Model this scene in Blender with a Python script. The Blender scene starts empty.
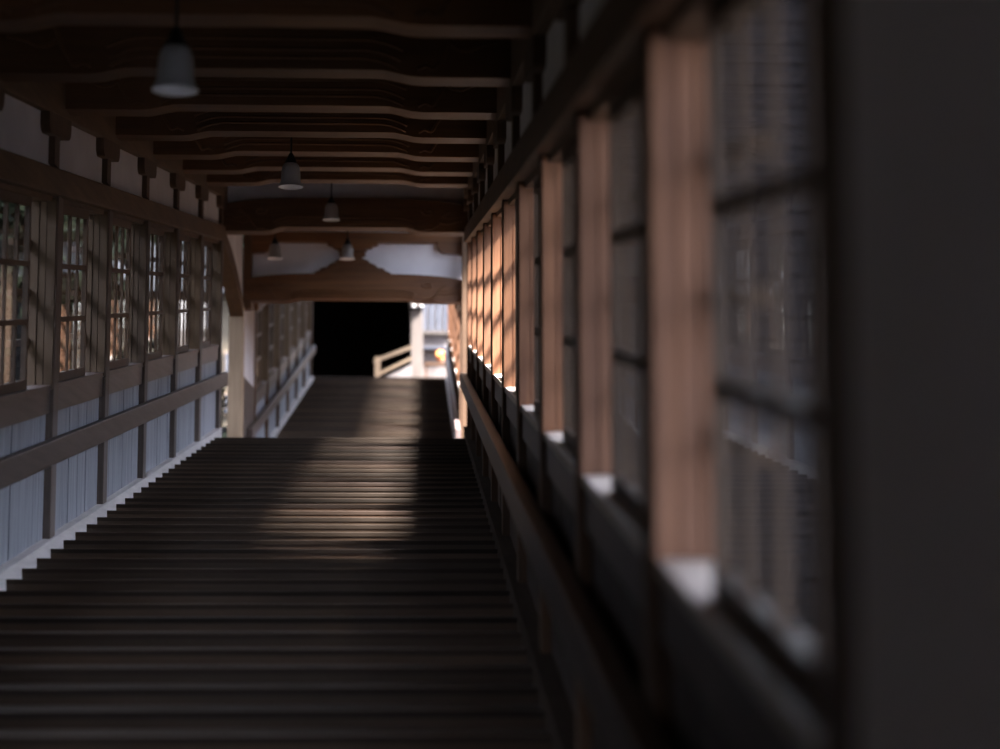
import bpy, math, random
from mathutils import Vector
C = bpy.context.scene.collection
S = bpy.context.scene

# ------------------------------------------------------------------ camera, light, exposure
EZ = 1.385                                   # eye height above the nosing line
SL = 0.15523                                 # slope of the first flight
F_PX = 1940.0
cam = bpy.data.cameras.new('camera'); co = bpy.data.objects.new('camera', cam); C.objects.link(co)
cam.sensor_width = 36.0; cam.lens = F_PX * 36.0 / 1000.0
cam.clip_start = 0.05; cam.clip_end = 400
co.location = (0, 0, EZ)
co.rotation_euler = (math.radians(90 + 6.484), 0, math.radians(-2.288))
cam.dof.use_dof = True; cam.dof.focus_distance = 12.5; cam.dof.aperture_fstop = cam.lens / 50.0
S.camera = co
S.view_settings.view_transform = 'Standard'; S.view_settings.look = 'None'
S.view_settings.gamma = 1.0; S.view_settings.use_curve_mapping = False
S.view_settings.exposure = 0.0

w = bpy.data.worlds.new('sky'); S.world = w; w.use_nodes = True
bg = w.node_tree.nodes['Background']
bg.inputs[0].default_value = (0.73, 0.79, 1.0, 1); bg.inputs[1].default_value = 8.6

SUN_DIR = Vector((-0.56, 0.28, -0.785)).normalized()
sl = bpy.data.lights.new('sun', 'SUN'); so = bpy.data.objects.new('sun', sl); C.objects.link(so)
sl.energy = 70.0; sl.angle = math.radians(13); sl.color = (1.0, 0.96, 0.99)
so.rotation_euler = SUN_DIR.to_track_quat('-Z', 'Y').to_euler(); so.location = (12, -6, 20)
try:
    S.cycles.max_bounces = 10; S.cycles.diffuse_bounces = 6; S.cycles.transparent_max_bounces = 16
    S.cycles.caustics_reflective = False; S.cycles.sample_clamp_indirect = 4.0
except Exception:
    pass

# ------------------------------------------------------------------ helpers
def zA(y): return SL * y                       # nosing line of the first flight
Y1, YL = 18.55, 23.27                          # landing starts and ends
ZL = SL * Y1
def zB(y): return 2.17 + 1.385 + 0.2035 * (y - 26.5)
YE = 35.3; ZE = zB(YE)

class MB:
    def __init__(s): s.v = []; s.f = []
    def hexa(s, p):                             # 8 points: bottom ring 0-3, top ring 4-7
        n = len(s.v); s.v += [tuple(q) for q in p]
        for f in ((0,3,2,1),(4,5,6,7),(0,1,5,4),(1,2,6,5),(2,3,7,6),(3,0,4,7)): s.f.append(tuple(n+i for i in f))
        return s
    def box(s, x0, x1, y0, y1, z0, z1):
        if x0 > x1: x0, x1 = x1, x0
        return s.hexa([(x0,y0,z0),(x1,y0,z0),(x1,y1,z0),(x0,y1,z0),(x0,y0,z1),(x1,y0,z1),(x1,y1,z1),(x0,y1,z1)])
    def sbox(s, x0, x1, y0, y1, h0, h1, fz=zA): # box following the stair slope, h above eye line
        if x0 > x1: x0, x1 = x1, x0
        a, b = fz(y0) + EZ, fz(y1) + EZ
        return s.hexa([(x0,y0,a+h0),(x1,y0,a+h0),(x1,y1,b+h0),(x0,y1,b+h0),(x0,y0,a+h1),(x1,y0,a+h1),(x1,y1,b+h1),(x0,y1,b+h1)])
    def prism(s, poly, fn, d0, d1):             # poly of (a,b); fn(a,b,d)->xyz
        n = len(s.v); k = len(poly)
        s.v += [fn(a, b, d0) for a, b in poly] + [fn(a, b, d1) for a, b in poly]
        s.f.append(tuple(n+i for i in range(k))[::-1]); s.f.append(tuple(n+k+i for i in range(k)))
        for i in range(k):
            j = (i+1) % k; s.f.append((n+i, n+j, n+k+j, n+k+i))
        return s
    def tube(s, pts, rad, seg=6):
        n0 = len(s.v); m = len(pts)
        for i, p in enumerate(pts):
            p = Vector(p); a = Vector(pts[max(0,i-1)]); b = Vector(pts[min(m-1,i+1)])
            t = (b-a).normalized(); u = t.cross(Vector((0.13,0.97,0.2)))
            if u.length < 1e-3: u = t.cross(Vector((1,0,0)))
            u.normalize(); v = t.cross(u)
            r = rad[i] if isinstance(rad, (list, tuple)) else rad
            for k in range(seg):
                a_ = 2*math.pi*k/seg; s.v.append(tuple(p + u*math.cos(a_)*r + v*math.sin(a_)*r))
        for i in range(m-1):
            for k in range(seg):
                q = n0+i*seg; s.f.append((q+k, q+(k+1)%seg, q+seg+(k+1)%seg, q+seg+k))
        s.f.append(tuple(n0+k for k in range(seg))[::-1]); s.f.append(tuple(n0+(m-1)*seg+k for k in range(seg)))
        return s
    def lathe(s, prof, seg=32, c=(0,0,0), close=False):
        n0 = len(s.v); m = len(prof)
        for r, z in prof:
            for k in range(seg):
                a = 2*math.pi*k/seg; s.v.append((c[0]+r*math.cos(a), c[1]+r*math.sin(a), c[2]+z))
        for i in range(m-1):
            for k in range(seg):
                q = n0+i*seg; s.f.append((q+k, q+(k+1)%seg, q+seg+(k+1)%seg, q+seg+k))
        return s
    def build(s, name, m, parent=None, loc=(0,0,0), smooth=False, bevel=0):
        me = bpy.data.meshes.new(name)
        L = Vector(loc); me.from_pydata([tuple(Vector(v)-L) for v in s.v], [], s.f); me.validate(); me.update()
        import bmesh
        b = bmesh.new(); b.from_mesh(me); bmesh.ops.recalc_face_normals(b, faces=b.faces)
        b.to_mesh(me); b.free()
        if smooth:
            for p in me.polygons: p.use_smooth = True
        o = bpy.data.objects.new(name, me); C.objects.link(o)
        if m: me.materials.append(m)
        if bevel:
            bm_ = o.modifiers.new('bevel', 'BEVEL'); bm_.width = bevel; bm_.segments = 2; bm_.limit_method = 'ANGLE'
        if parent:
            o.parent = parent
            W = parent_world(parent); o.location = L - W
        else: o.location = L
        return o
def parent_world(p):
    l = Vector(p.location)
    while p.parent: p = p.parent; l += Vector(p.location)
    return l
def tag(o, label, cat, group=None, kind=None):
    o['label'] = label; o['category'] = cat
    if group: o['group'] = group
    if kind: o['kind'] = kind
    return o
def struct(o, label=None):
    o['kind'] = 'structure'
    if label: o['label'] = label
    return o
def empty(name, loc, parent=None):
    o = bpy.data.objects.new(name, None); C.objects.link(o); o.empty_display_size = 0.1
    if parent: o.parent = parent; o.location = Vector(loc) - parent_world(parent)
    else: o.location = loc
    return o
def nth(k, first):
    return ORD[k-first]+' visible' if k >= first else ('out-of-frame' if k == first-1 else 'out-of-frame '+ORD[first-1-k])
def copy_tree(o, parent=None, shift=None):
    c = o.copy(); C.objects.link(c); c.parent = parent
    if shift is not None: c.location = Vector(o.location) + Vector(shift)
    for ch in list(o.children): copy_tree(ch, c)
    return c
ORD = ['first','second','third','fourth','fifth','sixth','seventh','eighth','ninth','tenth','eleventh','twelfth','thirteenth','fourteenth']

# ------------------------------------------------------------------ materials
def wood(name, c0, c1, axis='z', rough=0.6, spec=0.4, scale=1.0, bump=0.15, vary=0.25, planks=None):
    m = bpy.data.materials.new(name); m.use_nodes = True; nt = m.node_tree; N = nt.nodes; L = nt.links
    b = N['Principled BSDF']; b.inputs['Roughness'].default_value = rough; b.inputs['Specular IOR Level'].default_value = spec
    tc = N.new('ShaderNodeTexCoord'); mp = N.new('ShaderNodeMapping')
    big, sm = 26*scale, 1.6*scale
    mp.inputs['Scale'].default_value = {'x': (sm,big,big), 'y': (big,sm,big), 'z': (big,big,sm)}[axis]
    oi = N.new('ShaderNodeObjectInfo'); add = N.new('ShaderNodeVectorMath'); add.operation = 'ADD'
    mul = N.new('ShaderNodeMath'); mul.operation = 'MULTIPLY'; mul.inputs[1].default_value = 37.0
    L.new(oi.outputs['Random'], mul.inputs[0]); L.new(tc.outputs['Object'], add.inputs[0]); L.new(mul.outputs[0], add.inputs[1])
    L.new(add.outputs[0], mp.inputs[0])
    n1 = N.new('ShaderNodeTexNoise'); n1.inputs['Scale'].default_value = 1.0; n1.inputs['Detail'].default_value = 6; n1.inputs['Roughness'].default_value = 0.65
    L.new(mp.outputs[0], n1.inputs['Vector'])
    n2 = N.new('ShaderNodeTexNoise'); n2.inputs['Scale'].default_value = 1.3; n2.inputs['Detail'].default_value = 3
    L.new(add.outputs[0], n2.inputs['Vector'])
    mx = N.new('ShaderNodeMath'); mx.operation = 'MULTIPLY_ADD'; mx.inputs[1].default_value = 0.7; L.new(n1.outputs['Fac'], mx.inputs[0])
    m2 = N.new('ShaderNodeMath'); m2.operation = 'MULTIPLY'; m2.inputs[1].default_value = 0.3; L.new(n2.outputs['Fac'], m2.inputs[0]); L.new(m2.outputs[0], mx.inputs[2])
    cr = N.new('ShaderNodeValToRGB'); cr.color_ramp.elements[0].position = 0.32; cr.color_ramp.elements[1].position = 0.68
    cr.color_ramp.elements[0].color = (*c0, 1); cr.color_ramp.elements[1].color = (*c1, 1)
    L.new(mx.outputs[0], cr.inputs[0])
    hv = N.new('ShaderNodeHueSaturation'); L.new(cr.outputs[0], hv.inputs['Color'])
    mr = N.new('ShaderNodeMapRange'); mr.inputs[3].default_value = 1-vary; mr.inputs[4].default_value = 1+vary
    L.new(oi.outputs['Random'], mr.inputs[0]); L.new(mr.outputs[0], hv.inputs['Value'])
    L.new(hv.outputs[0], b.inputs['Base Color'])
    bp = N.new('ShaderNodeBump'); bp.inputs['Strength'].default_value = bump; bp.inputs['Distance'].default_value = 0.004
    L.new(n1.outputs['Fac'], bp.inputs['Height']); L.new(bp.outputs[0], b.inputs['Normal'])
    return m
def flat(name, c0, c1=None, rough=0.8, scale=3.0, metal=0.0, spec=0.3, bump=0.05):
    m = bpy.data.materials.new(name); m.use_nodes = True; nt = m.node_tree; N = nt.nodes; L = nt.links
    b = N['Principled BSDF']; b.inputs['Roughness'].default_value = rough; b.inputs['Metallic'].default_value = metal
    b.inputs['Specular IOR Level'].default_value = spec
    tc = N.new('ShaderNodeTexCoord'); n = N.new('ShaderNodeTexNoise'); n.inputs['Scale'].default_value = scale; n.inputs['Detail'].default_value = 5
    L.new(tc.outputs['Object'], n.inputs['Vector'])
    cr = N.new('ShaderNodeValToRGB'); cr.color_ramp.elements[0].position = 0.35; cr.color_ramp.elements[1].position = 0.65
    cr.color_ramp.elements[0].color = (*c0, 1); cr.color_ramp.elements[1].color = (*(c1 or c0), 1)
    L.new(n.outputs['Fac'], cr.inputs[0]); L.new(cr.outputs[0], b.inputs['Base Color'])
    bp = N.new('ShaderNodeBump'); bp.inputs['Strength'].default_value = bump; bp.inputs['Distance'].default_value = 0.01
    L.new(n.outputs['Fac'], bp.inputs['Height']); L.new(bp.outputs[0], b.inputs['Normal'])
    return m
def glass_mat():
    m = bpy.data.materials.new('window_glass'); m.use_nodes = True; nt = m.node_tree; N = nt.nodes; L = nt.links
    N.remove(N['Principled BSDF']); out = N['Material Output']
    tr = N.new('ShaderNodeBsdfTransparent'); tr.inputs[0].default_value = (0.93, 0.96, 0.95, 1)
    gl = N.new('ShaderNodeBsdfGlossy'); gl.inputs['Roughness'].default_value = 0.01
    ge = N.new('ShaderNodeNewGeometry'); dp = N.new('ShaderNodeVectorMath'); dp.operation = 'DOT_PRODUCT'
    L.new(ge.outputs['Normal'], dp.inputs[0]); L.new(ge.outputs['Incoming'], dp.inputs[1])
    ab = N.new('ShaderNodeMath'); ab.operation = 'ABSOLUTE'; L.new(dp.outputs['Value'], ab.inputs[0])
    om = N.new('ShaderNodeMath'); om.operation = 'SUBTRACT'; om.inputs[0].default_value = 1.0; L.new(ab.outputs[0], om.inputs[1])
    pw = N.new('ShaderNodeMath'); pw.operation = 'POWER'; pw.inputs[1].default_value = 5.0; L.new(om.outputs[0], pw.inputs[0])
    fr = N.new('ShaderNodeMath'); fr.operation = 'MULTIPLY_ADD'; fr.inputs[1].default_value = 0.50; fr.inputs[2].default_value = 0.03
    L.new(pw.outputs[0], fr.inputs[0]); mx = N.new('ShaderNodeMixShader')
    L.new(fr.outputs[0], mx.inputs[0]); L.new(tr.outputs[0], mx.inputs[1]); L.new(gl.outputs[0], mx.inputs[2]); L.new(mx.outputs[0], out.inputs[0])
    return m
M = dict(
    post=wood('aged_cedar_upright', (.05,.024,.010), (.115,.058,.026), 'z'),
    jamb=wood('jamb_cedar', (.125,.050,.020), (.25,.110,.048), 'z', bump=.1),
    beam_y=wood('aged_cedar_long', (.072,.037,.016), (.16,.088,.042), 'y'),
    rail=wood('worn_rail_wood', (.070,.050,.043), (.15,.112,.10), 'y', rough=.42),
    sill=wood('sill_wood', (.55,.46,.38), (.80,.72,.64), 'y', rough=.5),  # right sills, paled so the sun patches' brightness sits in the colour
    beam_x=wood('dark_cross_timber', (.072,.028,.009), (.175,.077,.027), 'x', rough=.5, scale=.8),
    board=wood('ceiling_board', (.03,.015,.008), (.06,.032,.017), 'y'),
    plank=wood('weathered_blue_grey_plank', (.18,.188,.215), (.41,.42,.46), 'z', rough=.6, scale=1.0, vary=.08),  # weathered planks; light from the right windows is put into the colour
    base=wood('pale_base_board', (.50,.45,.43), (.74,.68,.66), 'y', rough=.6),  # pale because window light is painted into the wood colour
    tread=wood('worn_tread', (.028,.017,.010), (.058,.038,.026), 'x', rough=.6, spec=.25, vary=.45),
    riser=wood('brown_riser', (.056,.030,.015), (.118,.072,.045), 'x', rough=.42, spec=.5, vary=.45),
    pale=wood('pale_column_wood', (.24,.165,.10), (.38,.28,.18), 'z'),
    plaster=flat('aged_white_plaster', (.66,.63,.64), (.78,.75,.76), rough=.85, scale=2.0, bump=.1),
    lining=flat('white_shade_lining', (.86,.85,.86), (.90,.89,.90), rough=.35, bump=0),
    plaster_near=flat('warm_aged_plaster', (.80,.73,.71), (.88,.81,.79), rough=.85, scale=1.0, bump=.08),
    shade=flat('milk_glass', (.40,.39,.38), (.46,.45,.44), rough=.3, scale=8, bump=0, spec=.5),
    cap=flat('black_lamp_metal', (.006,.006,.006), rough=.5),
    bulb=flat('bulb_glass', (.85,.82,.75), rough=.08, spec=1.0, bump=0),
    roof=flat('grey_roof_tile', (.05,.05,.055), (.10,.10,.11), rough=.6, scale=5),
    black=wood('black_stained_timber', (.008,.006,.005), (.014,.011,.009), 'z', rough=.9, spec=.05),  # the hall's unlit darkness is put into the timber colour
    duskwall=flat('beige_plaster', (.13,.108,.095), (.17,.145,.13), rough=.9),
    farstone=flat('far_stone', (.15,.13,.12), (.20,.18,.165), rough=.9),
    clap=wood('dark_clapboard', (.003,.0028,.0034), (.007,.0062,.0075), 'x', rough=.95, scale=.5, spec=.02),  # near-black colour stands in for a hall lying in shadow
    moss=flat('mossy_ground', (.004,.0045,.003), (.011,.010,.008), spec=.03, rough=.95, scale=1.4, bump=.6),  # moss darkened: forest shade is put into its colour
    gravel=flat('damp_court_soil', (.012,.011,.010), (.03,.026,.022), spec=.03, rough=.95, scale=9, bump=.6),  # soil colour darkened to stand in for outside shade and cut bounce
    leaf=flat('dark_leaf', (.002,.003,.0015), (.006,.0078,.004), rough=.9, scale=2, spec=.04),  # leaf colour carries the deep shade inside a forest
    leaf2=flat('fresh_leaf', (.04,.07,.02), (.16,.19,.08), rough=.6, scale=2),
    bark=wood('bark', (.012,.009,.007), (.03,.024,.02), 'z', rough=.95, scale=.4, spec=.03),
    cream=flat('cream_wall', (.10,.082,.055), (.14,.115,.08), rough=.85),
    white=flat('sunlit_white_wall', (.38,.36,.335), (.48,.455,.43), rough=.85),
    grey=flat('slate_bar', (.06,.065,.08), (.09,.095,.11), rough=.6),
    orange=flat('orange_petals', (.75,.22,.05), (.9,.38,.12), rough=.7, scale=20),
    clay=flat('clay_pot', (.20,.10,.06), (.30,.16,.09), rough=.8),
    stone=flat('pale_stone', (.45,.41,.37), (.6,.56,.5), rough=.85),
    glass=glass_mat(),
    sash_wood=wood('dark_sash_wood', (.050,.023,.009), (.105,.052,.023), 'z', rough=.55),
    jamb_shade=wood('olive_jamb_cedar', (.065,.036,.014), (.125,.073,.032), 'z', bump=.1),  # darker jamb copy; the left side's shade is in its colour
    plank_dark=wood('dark_plank', (.022,.013,.009), (.05,.032,.022), 'z', rough=.6),  # plank copy with the right wall's shade put into its colour
    base_dark=wood('dark_base_board', (.035,.022,.015), (.07,.047,.032), 'y', rough=.85, spec=.15),  # colour darkened to hold the shade at the right wall's foot
    rail_dark=wood('dark_rail_wood', (.030,.018,.011), (.065,.040,.026), 'y', rough=.4),  # rail copy darkened for the shaded right side
    sunpost=wood('weathered_far_post', (.075,.060,.048), (.12,.10,.082), 'z'),
    sunrail=wood('weathered_far_rail', (.09,.060,.036), (.14,.10,.062), 'x'),
    greypost=wood('weathered_upright', (.085,.062,.050), (.18,.138,.118), 'z'),
)

_n = M['shade'].node_tree; _b = _n.nodes['Principled BSDF']; _t = _n.nodes.new('ShaderNodeBsdfTranslucent'); _t.inputs[0].default_value = (.62,.60,.60,1)
_m = _n.nodes.new('ShaderNodeMixShader'); _m.inputs[0].default_value = .25
_n.links.new(_b.outputs[0], _m.inputs[1]); _n.links.new(_t.outputs[0], _m.inputs[2]); _n.links.new(_m.outputs[0], _n.nodes['Material Output'].inputs[0])
# ------------------------------------------------------------------ stairs
WL, WR = 2.0, 0.436
XL, XR = -1.985, 0.424
RUN = 0.3657; YN0 = 0.2655
def flight(name, ys, zs, run, rise, label, x0=XL, x1=XR):
    root = empty(name, (0, ys[0], zs[0] - rise))
    struct(root, label)
    for i, (y, z) in enumerate(zip(ys, zs)):
        t = MB()
        prof = [(y-.006, z-.024), (y-.006, z-.004), (y-.003, z), (y+run+.005, z), (y+run+.005, z-.024)]
        t.prism(prof, lambda a, b, d: (d, a, b), x0, x1)
        st = t.build('tread', M['tread'], root, (-.78, y, z))
        MB().box(x0, x1, y-.002, y+.02, z-rise-.002, z-.0235).build('riser', M['riser'], st, (-.78, y, z-rise))
    return root
ns = range(-12, 51)
flight('staircase', [YN0+RUN*n for n in ns], [zA(YN0+RUN*n) for n in ns], RUN, RUN*SL, 'long flight of shallow worn brown wooden steps in the foreground')
nB = 33; runB = (YE-YL)/(nB-1); riseB = (ZE-ZL)/nB
flight('staircase', [YL+runB*i for i in range(nB)], [ZL+riseB*(i+1) for i in range(nB)], runB, riseB, 'far flight of wooden steps rising beyond the landing to the dark doorway')
struct(MB().box(-2.6, .6, Y1+.2, YL+.4, ZL-.04, ZL-.002).build('floor', M['tread'], None, (-.8, 21, ZL)), 'wooden landing between the two flights')
struct(MB().box(-3.2, 3.2, YE+.2, 46, ZE-.04, ZE-.002).build('floor_upper', M['tread'], None, (-.8, 36, ZE)), 'upper floor at the far end')

# ------------------------------------------------------------------ wall builder
PITCH = 1.71
P0 = 10.55
def bay_parts(sg, W0, y0, fz, pitch, n, side, near_open=True):
    """window of one bay; y0 = near face of the near post"""
    X = lambda q: sg*(W0+q)
    a, b = y0+.14, y0+pitch
    ym = (a+b)/2
    root = empty('window_%d' % n, (X(.06), ym, fz(ym)+EZ-.505)); struct(root)
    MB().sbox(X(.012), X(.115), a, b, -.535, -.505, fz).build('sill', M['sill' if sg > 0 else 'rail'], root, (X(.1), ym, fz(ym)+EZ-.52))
    MB().sbox(X(.03), X(.15), a, b, .505, .535, fz).build('head', M['beam_y'], root, (X(.1), ym, fz(ym)+EZ+.52))
    # jamb with two shallow track fillets
    j = MB()
    za = fz(b)+EZ
    for q0, q1, t in ((.006,.052,.030), (.058,.092,.022), (.098,.150,.030)):
        j.box(X(q0), X(q1), b-t, b-.001, za-.53, za+.52)
    j.box(X(.05), X(.10), b-.012, b-.0005, za-.53, za+.52)
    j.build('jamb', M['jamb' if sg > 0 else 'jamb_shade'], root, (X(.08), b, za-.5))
    # glazed sash on the near part of the bay
    s0, s1 = a, a+1.08*(b-a)/1.57
    m_ = MB(); q0, q1 = .045, .075
    m_.sbox(X(q0), X(q1), s0, s1, -.505, -.455, fz); m_.sbox(X(q0), X(q1), s0, s1, .455, .505, fz)
    for hy in (-.152, .152): m_.sbox(X(q0+.003), X(q1-.003), s0, s1, hy-.014, hy+.014, fz)
    nb = 4
    for k in range(nb+1):
        yc = s0+.02+(s1-s0-.04)*k/nb; hw = .021 if k in (0, nb) else .0135
        m_.sbox(X(q0+(.001 if k in (0, nb) else .006)), X(q1-(.001 if k in (0, nb) else .004)), yc-hw, yc+hw, -.46, .46, fz)
    sash = m_.build('sash', M['sash_wood'], root, (X(.06), (s0+s1)/2, fz((s0+s1)/2)+EZ-.5))
    MB().sbox(X(.058), X(.061), s0+.01, s1-.01, -.47, .47, fz).build('glass_pane', M['glass'], sash, (X(.06), (s0+s1)/2, fz((s0+s1)/2)+EZ-.45))
    for hh in (-.27, 0, .27):
        MB().sbox(X(.13), X(.165), s1+.02, b-.03, hh-.018, hh+.018, fz).build('batten', M['post'], root, (X(.15), b-.2, fz(b-.2)+EZ+hh))
    return root

def apron(sg, W0, y0, fz, pitch, parent):
    X = lambda q: sg*(W0+q); a, b = y0+.14, y0+pitch; ym = (a+b)/2
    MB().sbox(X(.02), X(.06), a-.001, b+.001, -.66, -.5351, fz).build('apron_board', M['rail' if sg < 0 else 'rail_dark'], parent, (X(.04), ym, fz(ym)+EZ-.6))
    random.seed(int(y0*100)+7)
    p = MB(); n = 11; wv = (b-a)/n
    for k in range(n):
        d = random.uniform(0, .004)
        p.sbox(X(.038+d), X(.058), a+wv*k+.0022, a+wv*(k+1)-.0022, -1.36, -.6605, fz)
    p.sbox(X(.050), X(.056), a, b, -1.36, -.6605, fz)
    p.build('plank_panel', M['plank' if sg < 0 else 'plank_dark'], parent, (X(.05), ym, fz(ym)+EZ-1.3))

post_no = {}
def post(sg, W0, y0, fz, label, group, wid=.14, h0=-1.36, h1=.536, mat='post'):
    X = lambda q: sg*(W0+q)
    o = MB().box(X(0), X(.14), y0, y0+wid, fz(y0)+EZ+h0-.02, fz(y0)+EZ+h1+.01).build('wooden_post', M[mat], None, (X(.07), y0+wid/2, fz(y0)+EZ+h0-.02), bevel=.004)
    return tag(o, label, 'post', group)

def rounded_bracket(sg, W0, yc, fz, label, group):
    X = lambda q: sg*(W0+q)
    root = empty('bracket_strut', (X(0), yc, fz(yc)+EZ+.68)); tag(root, label, 'bracket', group)
    MB().box(X(-.022), X(.02), yc-.07, yc+.07, fz(yc)+EZ+.69, fz(yc)+EZ+.87).build('strut', M['post'], root, (X(0), yc, fz(yc)+EZ+.68))
    L = .31; pts = [(-L, .9655), (-L, .915)]
    for k in range(7):
        t = math.pi/2*k/6; pts.append((-L+.075*(1-math.cos(t)) , .915-.065*math.sin(t)))
    pts += [(-a, b) for a, b in reversed(pts[2:])] + [(L, .915), (L, .9655)]
    MB().prism(pts, lambda a, b, d: (d, yc+a, fz(yc+a)+EZ+b), X(-.038), X(.012)).build('bracket_arm', M['post'], root, (X(0), yc, fz(yc)+EZ+.9))
    return root

struct_walls = {}
wn = 1
# ---- first corridor
for side, sg, W0, k0 in (('left', -1, WL, -6), ('right', 1, WR, -5)):
    X = lambda q: sg*(W0+q)
    root = empty('wall_'+side, (X(.05), P0, zA(P0))); struct(root); struct_walls[side] = root
    yA = P0+PITCH*k0; yZ = P0+PITCH*5+.14
    ks = list(range(k0, 6))
    for i, k in enumerate(ks):
        y0 = P0+PITCH*k
        if side == 'right' and i == 0:
            o = post(sg, W0, y0-.03, zA, 'wide dark wooden post at right beside the blurred grey plaster wall', None, wid=.17, h0=-1.36)
            o.data = o.data
        else:
            post(sg, W0, y0, zA, mat='greypost' if side == 'left' else 'post', label=('%s wooden post of the near %s corridor wall, counted going uphill' % (nth(k, 0 if side == 'left' else -5), side)), group=side+' corridor wall posts')
        if k < 5:
            wdw = bay_parts(sg, W0, y0, zA, PITCH, wn, side); wdw['label'] = '%s window in the near %s corridor wall, counted going uphill' % (nth(k, -1 if side == 'left' else -5), side); wn += 1
            apron(sg, W0, y0, zA, PITCH, root)
    # upper plaster and base board
    ys, ye = -5.0, yZ
    MB().sbox(X(.012), X(.06), ys, ye, .67, 1.0, zA).build('plaster_panel', M['plaster'], root, (X(.03), 8, zA(8)+EZ+.68))
    bb = MB()
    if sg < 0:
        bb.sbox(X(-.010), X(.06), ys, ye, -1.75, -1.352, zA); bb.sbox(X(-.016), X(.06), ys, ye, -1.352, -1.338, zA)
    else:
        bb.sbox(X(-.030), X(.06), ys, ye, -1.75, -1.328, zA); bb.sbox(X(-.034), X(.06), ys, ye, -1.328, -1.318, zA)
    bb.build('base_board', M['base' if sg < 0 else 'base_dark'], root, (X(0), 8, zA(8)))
    MB().sbox(X(.10), X(.16), ys, ye, .98, 1.75, zA).build('upper_boarding', M['board'], root, (X(.1), 8, zA(8)+2.4))
    # solid plaster wall before the first post
    MB().sbox(X(.005), X(.10), ys, yA+(.0 if side == 'left' else -.03), -1.34, .54, zA).build('plaster_wall', M['plaster_near'], root, (X(.03), -2, zA(-2)))
    # long beams
    o = MB().sbox(X(-.03), X(.13), ys, ye+.02, .536, .68, zA).build('head_beam', M['beam_y'], None, (X(.05), 8, zA(8)+EZ+.54), bevel=.006)
    tag(o, 'long sloping wooden head beam above the %s windows' % side, 'beam')
    o = MB().sbox(X(-.035), X(.13), ys, ye, .966, 1.30, zA).build('purlin', M['beam_y'], None, (X(.05), 8, zA(8)+EZ+.97), bevel=.006)
    tag(o, 'long sloping wooden purlin under the ceiling on the %s side' % side, 'beam')
    # handrail
    hx0, hx1 = (X(-.05), X(0)) if side == 'left' else (X(-.066), X(0))
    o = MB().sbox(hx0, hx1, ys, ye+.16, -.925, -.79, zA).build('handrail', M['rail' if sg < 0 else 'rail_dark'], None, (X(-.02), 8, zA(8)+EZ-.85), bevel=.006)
    tag(o, 'sloping wooden board handrail fixed along the %s corridor wall' % side, 'handrail')
    for i, k in enumerate(range(-4, 6)):
        rounded_bracket(sg, W0, P0+PITCH*k+(-.19 if side == 'left' else .10), zA, '%s bracketed strut over the %s head beam, counted going uphill' % (nth(k, -1 if side == 'left' else -2), side), side+' bracketed struts')

# end wall behind the camera
struct(MB().box(-2.2, .7, -5.1, -5.0, -1.5, 3.2).build('wall_back', M['plaster'], None, (-.8, -5, 0)))
# ceiling and roofs
struct(MB().sbox(-2.2, .62, -5.1, 19.3, 1.40, 1.45, zA).build('ceiling', M['board'], None, (-.8, 8, zA(8)+2.8)))
def roof(name, y0, y1, fz, he, hr, ol, orr, label):
    xr = -.78; m = MB()
    for xe in (xr-ol, xr+orr):
        za, zb = fz(y0)+EZ, fz(y1)+EZ
        m.hexa([(xe,y0,za+he),(xr,y0,za+hr),(xr,y1,zb+hr),(xe,y1,zb+he),(xe,y0,za+he+.09),(xr,y0,za+hr+.12),(xr,y1,zb+hr+.12),(xe,y1,zb+he+.09)])
        sgn = 1 if xe > xr else -1; nt = int((y1-y0)/.3)
        for k in range(nt):                    # tile ridges
            y = y0+(k+.5)*(y1-y0)/nt; z = fz(y)+EZ
            m.hexa([(xe,y-.04,z+he+.08),(xr,y-.04,z+hr+.11),(xr,y+.04,z+hr+.11),(xe,y+.04,z+he+.08),(xe,y-.03,z+he+.14),(xr,y-.03,z+hr+.17),(xr,y+.03,z+hr+.17),(xe,y+.03,z+he+.14)])
    struct(m.build(name, M['roof'], None, (xr, y0, fz(y0)+EZ+he)), label)
roof('roof', -6, 19.6, zA, 1.33, 2.55, 2.15, 1.98, 'tiled roof over the first corridor')
zl = lambda y: ZL
roof('roof_landing', 19.0, 23.6, zl, 1.60, 2.9, 2.9, 1.98, 'tiled roof over the landing')
zBn = lambda y: zB(y)
roof('roof_upper', 22.0, 36.5, zBn, 1.50, 2.8, 2.15, 1.98, 'tiled roof over the far corridor')

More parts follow.
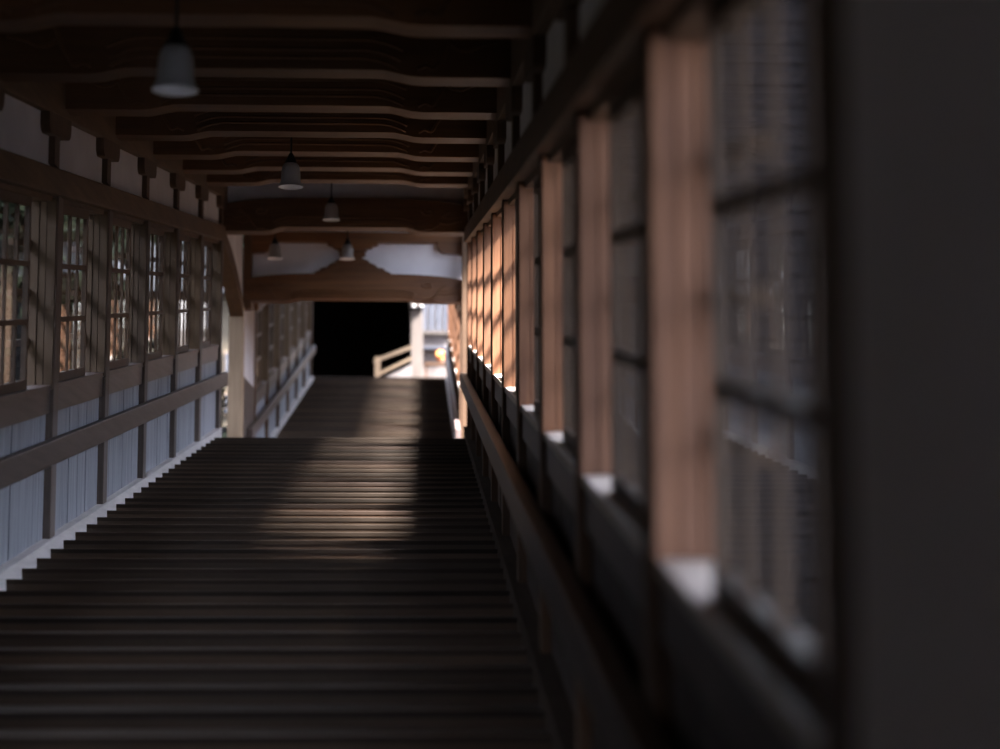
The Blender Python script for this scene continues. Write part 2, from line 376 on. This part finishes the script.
# ------------------------------------------------------------------ cross beams with carved ends
def rainbow(x0, x1, yf, yb, z0, hgt, rise, name, label, group=None, carve=True, toprise=0.0, mat='beam_x', face=None):
    cx_ = (x0+x1)/2; L = (x1-x0)/2
    def lift(x):                                # end flat, S-shaped step up to a flat middle
        t = (L-abs(x-cx_))/L; t = min(1, max(0, (t-.36)/.16)); return rise*(t*t*(3-2*t))
    def top(x):
        u = abs(x-cx_)/L; return toprise*(1-u**4)
    n = 40; poly = []
    for i in range(n+1):
        x = x0+(x1-x0)*i/n; poly.append((x, z0+lift(x)))
    if toprise:
        for i in range(n+1):
            x = x1-(x1-x0)*i/n; poly.append((x, z0+hgt+top(x)))
    else: poly += [(x1, z0+hgt), (x0, z0+hgt)]
    root = MB().prism(poly, lambda a, b, d: (a, d, b), yf, yb).build(name, M[mat], None, (cx_, (yf+yb)/2, z0))
    tag(root, label, 'beam', group)
    if carve:
        g = MB(); R = .010; k = hgt/.36
        for e in (-1, 1):
            ex = cx_+e*L
            P = lambda u, v: (ex-e*u, yf-.001, z0+v*k)
            def curve(cps, rr, n=22):          # Catmull-Rom through the control points
                q = [cps[0]]+cps+[cps[-1]]; pts = []
                for a_ in range(1, len(q)-2):
                    for t_ in range(6):
                        t = t_/6; c = []
                        for d in (0, 1):
                            p0, p1, p2, p3 = q[a_-1][d], q[a_][d], q[a_+1][d], q[a_+2][d]
                            c.append(.5*(2*p1+(p2-p0)*t+(2*p0-5*p1+4*p2-p3)*t*t+(3*p1-p0-3*p2+p3)*t**3))
                        pts.append(P(*c))
                pts.append(P(*cps[-1])); g.tube(pts, rr)
            curve([(.44,.03),(.40,.045),(.36,.035),(.33,.075),(.30,.12),(.27,.19),(.22,.25),(.17,.28)], R)
            curve([(.29,.16),(.26,.125),(.20,.115),(.13,.14),(.05,.155)], R)
            curve([(.46,.29),(.43,.24),(.37,.235),(.35,.27),(.38,.295),(.41,.275)], R)
            curve([(.25,.20),(.16,.185),(.10,.20),(.04,.24)], R*.8)
        for off in (.050, .085, .13):            # moulding lines that follow the raised middle
            pts = []
            for i in range(49):
                u = -1+2*i/48; x = cx_+u*(L*(.55+off*.2))
                dd = max(0, abs(u)-.72)/.28; pts.append((x, yf-.001, z0+rise+off*k-(.05*dd*dd)))
            g.tube(pts, R*.9)
        g.build('carving', M[mat], root, (cx_, yf, z0+.1), smooth=True)
    return root
for i, k in enumerate(range(-4, 5)):
    yc = P0+PITCH*k+.07
    rainbow(-WL+.03, WR-.03, yc-.13, yc+.03, zA(yc)+EZ+1.0, .40, .032, 'ceiling_beam',
            '%s carved wooden ceiling cross beam from the camera, spanning the corridor' % nth(k, -2), 'ceiling cross beams')

# gable 1 at the end of the first corridor
YG = 19.2
zt = 3.60+EZ
struct(MB().box(-2.05, .46, YG+.02, YG+.06, zt+.15, zt+.95).build('wall_gable', M['plaster'], None, (-.8, YG, zt+.3)), 'white plaster strip above the carved lintel')
rainbow(-2.01, .44, YG-.1, YG+.12, zt, .27, .045, 'lintel_beam', 'dark curved lintel beam with carved swirls ending the near corridor ceiling', None, True, .07)
# gable 2 on the landing
YH = 21.7; z2 = 3.28+EZ
struct(MB().box(-2.0, .46, YH+.03, YH+.07, z2+.15, z2+1.3).build('wall_far_gable', M['plaster'], None, (-.8, YH, z2+.3)), 'white plaster panel above the far lintel')
rainbow(-2.0, .44, YH-.1, YH+.12, z2, .245, .03, 'lintel_beam', 'far carved lintel beam under the frog-leg strut, in front of the dark doorway', None, True, .065)
o = MB().box(-2.0, .44, YH-.08, YH+.10, 3.955+EZ, 4.07+EZ).build('top_plate', M['beam_x'], None, (-.8, YH, 3.955+EZ), bevel=.005)
tag(o, 'horizontal wooden top plate above the frog-leg strut on the landing', 'beam')
# frog-leg strut
half = [(0,0),(.42,.0),(.43,.025),(.37,.05),(.35,.075),(.28,.085),(.26,.115),(.20,.13),(.175,.165),(.115,.185),(.10,.205),(.135,.215),(.15,.235),(.12,.26),(.16,.275),(.16,.283),(0,.283)]
half = [(a, b*1.0) for a, b in half]
fp = [( a, b) for a, b in half] + [(-a, b) for a, b in reversed(half[1:-1])]
fx = -.80; fz0 = 3.585+EZ
fr = MB().prism(fp, lambda a, b, d: (fx+a, d, fz0+b), YH-.06, YH+.035).build('frog_leg_strut', M['beam_x'], None, (fx, YH, fz0))
tag(fr, 'carved frog-leg shaped strut at centre between far lintel and top plate', 'strut')
sw = MB()
for e in (-1, 1):
    sw.tube([(fx+e*(.20+(.05*(1-.6*t))*math.cos(5*t+.5)), YH-.062, fz0+.085+(.05*(1-.6*t))*math.sin(5*t+.5)) for t in [i/14 for i in range(15)]], .006)
    sw.tube([(fx+e*(.06+.30*t), YH-.062, fz0+.18-.13*t+.02*math.sin(6*t)) for t in [i/10 for i in range(11)]], .006)
sw.build('carving', M['beam_x'], fr, (fx, YH, fz0+.1), smooth=True)
# boat-shaped bracket above the strut and the two end corbels
boat = [(-.29,.0),(-.28,-.03),(-.23,-.04),(-.21,-.065),(-.15,-.075),(-.13,-.085),(.13,-.085),(.15,-.075),(.21,-.065),(.23,-.04),(.28,-.03),(.29,0)]
o = MB().prism(boat, lambda a, b, d: (fx+a, d, 3.955+EZ+b), YH-.09, YH+.03).build('boat_bracket', M['beam_x'], None, (fx, YH, 3.87+EZ))
tag(o, 'boat-shaped wooden bracket under the top plate, above the frog-leg strut', 'bracket')
for e, xx, sd in ((1, -2.0, 'left'), (-1, .44, 'right')):
    cp = [(0,0),(0,-.13),(.20,-.12),(.25,-.10),(.28,-.06),(.29,-.0)]
    o = MB().prism(cp, lambda a, b, d: (xx+e*a, d, 3.955+EZ+b), YH-.09, YH+.03).build('corbel', M['beam_x'], None, (xx+e*.1, YH, 3.83+EZ))
    tag(o, 'rounded wooden corbel under the %s end of the landing top plate' % sd, 'bracket', 'landing corbels')
struct(MB().box(-2.9, .75, 19.2, 23.3, 4.36+EZ, 4.40+EZ).build('ceiling_landing', M['board'], None, (-.8, 21, 4.36+EZ)))

# landing columns
o = MB().box(-2.16, -1.995, 21.45, 21.605, ZL-.02, 3.2+EZ).build('column', M['pale'], None, (-2.1, 21.5, ZL), bevel=.008)
tag(o, 'pale square wooden column standing left on the landing beside the garden opening', 'column')
o = MB().box(-2.02, -1.93, 21.605, 21.80, 3.19+EZ, 4.34+EZ).build('column', M['post'], None, (-1.98, 21.7, ZL), bevel=.006)
tag(o, 'dark short upper post over the pale column, carrying the left end of far lintel', 'column')
o = MB().box(.43, .56, 21.45, 21.62, ZL-.02, 4.34+EZ).build('column', M['beam_y'], None, (.5, 21.5, ZL), bevel=.006)
tag(o, 'brown wooden column at the right end of the far lintel', 'column')
# curved tie beam from wall end down to the pale column
cp = []
for i in range(13):
    t = i/12; y = 19.22+(21.60-19.22)*t; cp.append((y, 3.66+EZ-.10*t-.36*t**2.2))
low = [(y, z-.17-.02*math.sin(math.pi*i/12)) for i, (y, z) in enumerate(cp)]
o = MB().prism(cp+low[::-1], lambda a, b, d: (d, a, b), -2.15, -2.0).build('curved_tie_beam', M['beam_y'], None, (-2.1, 20.4, 3.5+EZ))
tag(o, 'curved wooden tie beam descending from left wall end to the pale column', 'beam')
pl = [(y, z+.002) for y, z in cp] + [(21.60, 4.34+EZ), (19.22, 4.34+EZ)]
struct(MB().prism(pl, lambda a, b, d: (d, a, b), -2.09, -2.03).build('wall_landing', M['plaster'], None, (-2.1, 20.5, 4.1+EZ)), 'plaster above the curved tie beam')

# ------------------------------------------------------------------ far corridor
PB = 1.93; PB0 = 23.14; zBs = lambda y: zB(y)
for side, sg, W0 in (('left', -1, WL), ('right', 1, WR)):
    X = lambda q: sg*(W0+q)
    root = empty('wall_far_'+side, (X(.05), 28, zB(28))); struct(root)
    for i in range(7):
        y0 = PB0+PB*i
        post(sg, W0, y0, zBs, '%s wooden post beyond the landing on the %s side, counted from the landing' % (ORD[i], side), 'far '+side+' posts')
        if i < 6:
            wd = bay_parts(sg, W0, y0, zBs, PB, wn, side); wd['label'] = '%s window of the far corridor on the %s side' % (ORD[i], side); wn += 1
            apron(sg, W0, y0, zBs, PB, root)
    ys, ye = 22.9, PB0+PB*6+.14
    MB().sbox(X(-.03), X(.06), ys, ye, -1.75, -1.34, zBs).build('base_board', M['base'], root, (X(0), 28, zB(28)))
    MB().sbox(X(.012), X(.06), ys, ye, .536, 1.45, zBs).build('plaster_panel', M['plaster'], root, (X(0), 28, zB(28)+2))
    # short plaster panel between the column and the first post
    if side == 'left':
        MB().box(X(.02), X(.07), 21.62, PB0, ZL+.95, 3.9+EZ).build('plaster_panel', M['plaster'], root, (X(0), 22.5, ZL+1))
        MB().box(X(.01), X(.07), 21.80, PB0, ZL-.02, ZL+.95).build('dado_board', M['rail'], root, (X(0), 22.5, ZL))
    o = MB().sbox(X(-.04), X(.13), ys, ye, .536, .68, zBs).build('head_beam', M['beam_y'], None, (X(.05), 28, zB(28)+EZ+.54))
    tag(o, 'far sloping head beam over the %s windows beyond the landing' % side, 'beam')
    o = MB().sbox(X(-.06), X(0), 22.2, ye+.1, -.91, -.79, zBs).build('handrail', M['rail'], None, (X(-.03), 28, zB(28)+EZ-.85), bevel=.005)
    tag(o, 'handrail board along the %s wall beyond the landing' % side, 'handrail')
struct(MB().sbox(-2.2, .62, 21.9, 36.4, 1.36, 1.42, zBs).build('ceiling_upper', M['board'], None, (-.8, 28, zB(28)+2.75)))

# ------------------------------------------------------------------ dark hall at the top
hall = empty('hall_end', (-1.3, 40, ZE)); struct(hall)
zc = 5.0+EZ+2.0
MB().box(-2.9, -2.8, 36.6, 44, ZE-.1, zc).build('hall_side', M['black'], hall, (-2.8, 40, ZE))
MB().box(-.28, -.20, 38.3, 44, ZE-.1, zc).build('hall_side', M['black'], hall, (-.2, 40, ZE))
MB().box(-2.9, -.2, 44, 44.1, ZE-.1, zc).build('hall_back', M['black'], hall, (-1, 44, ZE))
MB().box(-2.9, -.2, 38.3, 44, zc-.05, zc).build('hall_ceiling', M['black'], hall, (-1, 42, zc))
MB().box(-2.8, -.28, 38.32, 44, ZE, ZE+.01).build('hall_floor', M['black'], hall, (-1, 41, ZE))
o = MB().box(-.24, -.006, 38.0, 38.22, ZE-.01, 5.95+EZ).build('column', M['sunpost'], None, (-.12, 38.1, ZE), bevel=.01)
tag(o, 'sunlit pale column at the far end, right edge of the dark doorway', 'column')
br = empty('metal_bracket', (-.12, 37.9, 5.66+EZ)); tag(br, 'small black fitting with two white knobs atop the far sunlit column', 'fitting')
MB().box(-.24, .0, 37.94, 37.99, 5.60+EZ, 5.68+EZ).build('plate', M['cap'], br, (-.12, 37.96, 5.64+EZ))
for xx in (-.19, -.04): MB().lathe([(0.0,-.03),(.03,-.025),(.035,0),(.03,.025),(0,.03)], 16, (xx, 37.92, 5.66+EZ)).build('knob', M['white'], br, (xx, 37.92, 5.66+EZ), smooth=True)
# railing climbing to the right in front of the hall
R0 = empty('stair_railing', (-.9, 37.6, ZE)); tag(R0, 'short pale wooden stair railing rising to the right before the dark doorway', 'railing')
yr = 37.6; k_ = yr/38.0
rx = lambda x: x*k_
newz = EZ+(-1.241+SL*38)*k_
MB().box(-.94, -.83, yr-.05, yr+.05, ZE-.01, newz).build('newel_post', M['sunrail'], R0, (-.89, yr, ZE))
for nm, z0_, z1_, th in (('top_rail', 4.60, 4.90, .075), ('middle_rail', 4.35, 4.67, .06)):
    a0, a1 = EZ+z0_*k_, EZ+z1_*k_
    MB().hexa([(-.98 if nm=='top_rail' else -.86,yr-.03,a0-th),(-.22,yr-.03,a1-th),(-.22,yr+.03,a1-th),(-.98 if nm=='top_rail' else -.86,yr+.03,a0-th),
               (-.98 if nm=='top_rail' else -.86,yr-.03,a0),(-.22,yr-.03,a1),(-.22,yr+.03,a1),(-.98 if nm=='top_rail' else -.86,yr+.03,a0)]).build(nm, M['sunrail'], R0, (-.6, yr, a0))
MB().prism([(-.80, ZE-.01), (-.22, ZE-.01), (-.22, EZ+4.52*k_), (-.80, EZ+4.25*k_)], lambda a, b, d: (a, d, b), yr+.03, yr+.08).build('stringer_board', M['farstone'], R0, (-.5, yr, ZE))

# sunlit building beyond the far right
bl = empty('outbuilding', (.6, 41.2, ZE)); tag(bl, 'sunlit pale building with dark vertical window bars beyond the far right opening', 'building')
MB().box(-.15, 3.5, 41.2, 41.4, ZE-.2, 5.61+EZ).build('lower_wall', M['duskwall'], bl, (1, 41.3, ZE))
MB().box(-.15, 3.5, 41.2, 41.4, 5.61+EZ, 8.2+EZ).build('upper_wall', M['white'], bl, (1, 41.3, ZE+2))
for xx in (.02, .175, .33, .485):
    MB().box(xx-.033, xx+.033, 41.12, 41.2, EZ+5.62, EZ+6.75).build('window_bar', M['grey'], bl, (xx, 41.15, EZ+5.7))
MB().box(.0, .62, 41.10, 41.2, EZ+5.54, EZ+5.61).build('window_sill', M['sunpost'], bl, (.3, 41.15, EZ+5.55))
MB().box(.0, .62, 41.05, 41.2, EZ+5.22, EZ+5.27).build('dark_ledge', M['grey'], bl, (.3, 41.1, EZ+5.2))
bn = empty('wooden_table', (.3, 39.9, ZE)); tag(bn, 'small dark wooden table before the sunlit far wall', 'table')
MB().box(.02, .56, 39.8, 40.1, ZE+.76, ZE+.81).build('table_top', M['post'], bn, (.3, 40, ZE+.8))
for xx in (.04, .50): MB().box(xx, xx+.05, 39.82, 40.08, ZE, ZE+.76).build('leg', M['post'], bn, (xx, 40, ZE))
pt = empty('flower_pot', (.36, 39.95, ZE+.81)); tag(pt, 'round orange flowers in a pot on the small far table', 'flowers')
MB().lathe([(0,0),(.05,0),(.07,.10),(.06,.10),(0,.09)], 20, (.36,39.95,ZE+.81)).build('pot', M['clay'], pt, (.36,39.95,ZE+.81), smooth=True)
fl = MB(); random.seed(4)
for i in range(60):
    v = Vector((random.gauss(0,1),random.gauss(0,1),random.gauss(0,1))).normalized()*.085
    c = Vector((.36,39.95,ZE+.97))+v; r = .03
    fl.lathe([(0,-r),(r*.8,-r*.6),(r,0),(r*.7,r*.7),(0,r)], 7, tuple(c))
fl.build('blossoms', M['orange'], pt, (.36,39.95,ZE+.97), smooth=True)

# ------------------------------------------------------------------ pendant lamps
def lamp(x, y, zr, ztop, label, sc=1.0):
    root = empty('pendant_lamp', (x, y, zr)); tag(root, label, 'lamp', 'milk-glass pendant lamps')
    R = .082*sc
    out = [(R,0),(R*.93,.012),(R*.82,.028),(R*.77,.05),(R*.755,.09),(R*.72,.120),(R*.63,.142),(R*.50,.155),(R*.38,.160)]
    inn = [(r-.004, z-.002) for r, z in reversed(out)]
    sh_ = MB().lathe(out, 40, (x,y,zr)).build('lamp_shade', M['shade'], root, (x,y,zr), smooth=True)
    MB().lathe(inn+[out[0]], 40, (x,y,zr)).build('shade_lining', M['lining'], sh_, (x,y,zr), smooth=True)
    MB().lathe([(R*.50,.148),(R*.50,.160),(R*.40,.175),(R*.20,.215),(.010,.225),(0,.226)], 24, (x,y,zr)).build('cap', M['cap'], root, (x,y,zr+.15), smooth=True)
    MB().lathe([(0,.035),(.012,.037),(.024,.05),(.027,.066),(.02,.085),(.012,.10),(.012,.15),(0,.152)], 20, (x,y,zr)).build('bulb', M['bulb'], root, (x,y,zr+.04), smooth=True)
    MB().tube([(x,y,zr+.22),(x,y,ztop)], .0065, 8).build('cord', M['cap'], root, (x,y,zr+.22))
lamp(-.87, 6.67, 1.753+EZ, zA(6.67)+EZ+1.40, 'nearest pendant lamp, largest white bell shade hanging at upper left')
lamp(-.87, 12.51, 2.651+EZ, zA(12.51)+EZ+1.40, 'second pendant lamp from the camera, white bell shade before the ceiling beams')
lamp(-.87, 18.05, 3.511+EZ, zA(18.05)+EZ+1.40, 'third pendant lamp, hanging before the near carved lintel beam')
lamp(-.82, 20.7, 3.60+EZ, 4.36+EZ, 'small landing pendant lamp hanging in front of the frog-leg strut')
lamp(-1.60, 20.7, 3.60+EZ, 4.36+EZ, 'small landing pendant lamp hanging left against the white plaster')

# ------------------------------------------------------------------ outside
def ground(name, x0, x1, hz, m, seed, label):
    random.seed(seed); g = MB(); nx, ny = 14, 34
    for j in range(ny+1):
        for i in range(nx+1):
            x = x0+(x1-x0)*i/nx; y = -12+70*j/ny
            yy = min(max(y, -5), 36)
            base = zA(yy) if yy < 21 else max(zA(21), zB(yy))
            g.v.append((x, y, base+hz(abs(x))+random.uniform(-.08,.08)))
    for j in range(ny):
        for i in range(nx):
            q = j*(nx+1)+i; g.f.append((q, q+1, q+nx+2, q+nx+1))
    struct(g.build(name, m, None, (x0, 0, 0), smooth=True), label)
ground('ground_left', -26, -2.3, lambda a: -.9+max(0, a-5)*.62, M['moss'], 1, 'mossy hillside left of the corridor')
ground('ground_right', .78, 34, lambda a: -1.0-max(0, min(4.5, (a-1.2)*2.2))+max(0, a-9)*.8, M['gravel'], 2, 'dark damp court and bank right of the corridor')  # added bank blocks low sky; court sunk to hide sunlit ground

rg = MB(); random.seed(12)
for j in range(5):
    for i in range(31):
        x = -75+150*i/30; rg.v.append((x, 60+j*7+random.uniform(-1,1), -3+[0,12,19,25,30][j]+random.uniform(-1.2,1.2)))
for j in range(4):
    for i in range(30):
        q = j*31+i; rg.f.append((q, q+1, q+32, q+31))
struct(rg.build('hillside', M['leaf'], None, (0, 62, 0), smooth=True), 'dark wooded hillside behind the temple corridor')
def tree(name, x, y, z0, zc, r, n, ls, m, label, cat='tree', group=None, sq=.8, seed=0, trunk=True):
    random.seed(seed); root = empty(name, (x, y, z0)); tag(root, label, cat, group)
    cl = [(Vector((random.gauss(0,1), random.gauss(0,1), random.gauss(0,1)*sq)).normalized()*r*random.uniform(.35,.9)) for _ in range(26)]
    g = MB()
    for i in range(n):
        c = random.choice(cl); p = Vector((x,y,zc))+c+Vector((random.gauss(0,1),random.gauss(0,1),random.gauss(0,1)))*r*.17
        a = Vector((random.gauss(0,1),random.gauss(0,1),random.gauss(0,1))).normalized()*ls
        b = a.cross(Vector((random.gauss(0,1),random.gauss(0,1),random.gauss(0,1)))).normalized()*ls*.5
        q = len(g.v); g.v += [tuple(p-a), tuple(p+b), tuple(p+a), tuple(p-b)]; g.f.append((q,q+1,q+2,q+3))
    me_o = g.build('foliage', m, root, (x,y,zc))
    t = MB(); t.tube([(x,y,z0-.3),(x+.05,y,z0+(zc-z0)*.5),(x,y+.05,zc+r*.3)], [r*.07+.02, r*.05+.015, .01], 8)
    for c in cl[:8]:
        t.tube([(x,y,z0+(zc-z0)*random.uniform(.45,.9)), tuple(Vector((x,y,zc))+c*.6), tuple(Vector((x,y,zc))+c)], [r*.025+.006, r*.015+.004, .005], 6)
    t.build('trunk', M['bark'], root, (x,y,z0))
    return root
gl = lambda x, y: (zA(min(y,21)) if y < 21 else max(zA(21), zB(min(y,36))))+(-.9+max(0, abs(x)-5)*.62)
gr = lambda x, y: (zA(max(y,-5)) if y < 21 else max(zA(21), zB(min(y,36))))-1.0-max(0, min(4.5, (x-1.2)*2.2))+max(0, x-9)*.8
tl = [(-5.6,25.5,2.0),(-6.2,13.2,2.6),(-6.4,31.0,2.3),(-7.2,6.6,2.8),(-10,37,3.0),(-6.6,19.6,2.6),(-6.2,0,2.6),(-13,45,3.4)]
for i, (x, y, r) in enumerate(tl):
    z0 = gl(x, y); tree('evergreen_tree', x, y, z0, z0+r*1.25, r, 5200, .13, M['leaf'], '%s dark evergreen tree on the left hillside, counted going uphill' % ORD[sorted(range(8), key=lambda q: tl[q][1]).index(i)], group='hillside trees', seed=i)
tr = [(6.2,-3.6,2.4,12000),(5.9,-.2,2.3,12000),(5.5,3.0,2.2,12000),(5.2,6.5,1.85,10000)]
for i, (x, y, r, n) in enumerate(tr):
    z0 = gr(x, y); zc = zA(y+2.3)+1.4+7.2
    tree('shade_tree', x, y, z0, zc, r, n, .17, M['leaf'], '%s tall shade tree in the court at right, nearest to camera first' % ORD[i], group='court trees', seed=30+i, sq=.6)
for i, (x, y, r) in enumerate([(4.6,-1.4,1.7),(4.4,2.0,1.6)]):  # added to block sky and darken the foreground steps
    z0 = gr(x, y); tree('court_evergreen', x, y, z0, zA(max(y,0))+EZ+3.3, r, 6500, .13, M['leaf'], ['small evergreen in the court outside the near plaster wall, nearest the camera','small evergreen in the court outside the nearest right window'][i], group=None, seed=130+i)
fr_ = [(12.5,4,3.0),(13.5,11,3.2),(12.8,18,3.0),(14,25,3.2),(13,32,3.2),(14,39,3.2),(13,-4,3.2)]
for i, (x, y, r) in enumerate(fr_):  # added row keeps low sky off the upper left wall
    z0 = gr(x, y); tree('bank_tree', x, y, z0, z0+r*1.0, r, 4200, .17, M['leaf'], '%s low dark tree on the bank beyond the right windows, going uphill' % ORD[sorted(range(7), key=lambda q: fr_[q][1]).index(i)], group='bank trees', seed=90+i)
sh = empty('storehall', (9, 44, 5)); tag(sh, 'tall dark clapboard hall seen through the near right window panes', 'building')  # added backdrop that hides bright sky behind the near right panes
m_ = MB(); m_.box(2.8, 18, 44.1, 50, -4, 19)
for k in range(92): m_.box(2.75, 18.05, 44.04-.02*(k % 2), 44.12, -4+.25*k, -3.765+.25*k)
m_.build('wall', M['clap'], sh, (9, 44, 3))
MB().prism([(1.6,18.9),(19.2,18.9),(16,22),(5,22)], lambda a,b,d: (a,d,b), 43.0, 51).build('roof', M['roof'], sh, (9,44,19))
# garden seen through the left opening
for i, (x, y, r) in enumerate([(-3.3,27.5,.55),(-3.7,31,.75),(-3.2,24.5,.4)]):
    z0 = gl(x, y); tree('garden_shrub', x, y, z0, z0+r*.9, r, 1500, .05, M['leaf2'] if i != 1 else M['leaf'], ['pale green shrub past the left landing opening, middle one','dark shrub farthest beyond the left landing opening','small leafy shrub nearest the left landing opening'][i], 'shrub', None, seed=60+i)
hs = empty('garden_house', (-5.5, 46, 5)); tag(hs, 'cream garden house with small dark windows seen past the left column', 'house')
MB().box(-8.2, -3.6, 46, 49, 3, 8.6).build('wall', M['cream'], hs, (-5.5, 47, 3))
MB().prism([(-8.6,8.5),(-3.2,8.5),(-5.9,10.0)], lambda a,b,d: (a,d,b), 45.5, 49.5).build('roof', M['roof'], hs, (-5.5,47,8.5))
for xx in (-4.05, -4.55, -5.3):
    for zz in (5.6, 6.6):
        f_ = MB().box(xx-.17, xx+.17, 45.94, 46, zz, zz+.55).build('window', M['pale'], hs, (xx, 46, zz))
        MB().box(xx-.13, xx+.13, 45.92, 45.945, zz+.04, zz+.51).build('pane', M['grey'], f_, (xx, 45.93, zz))
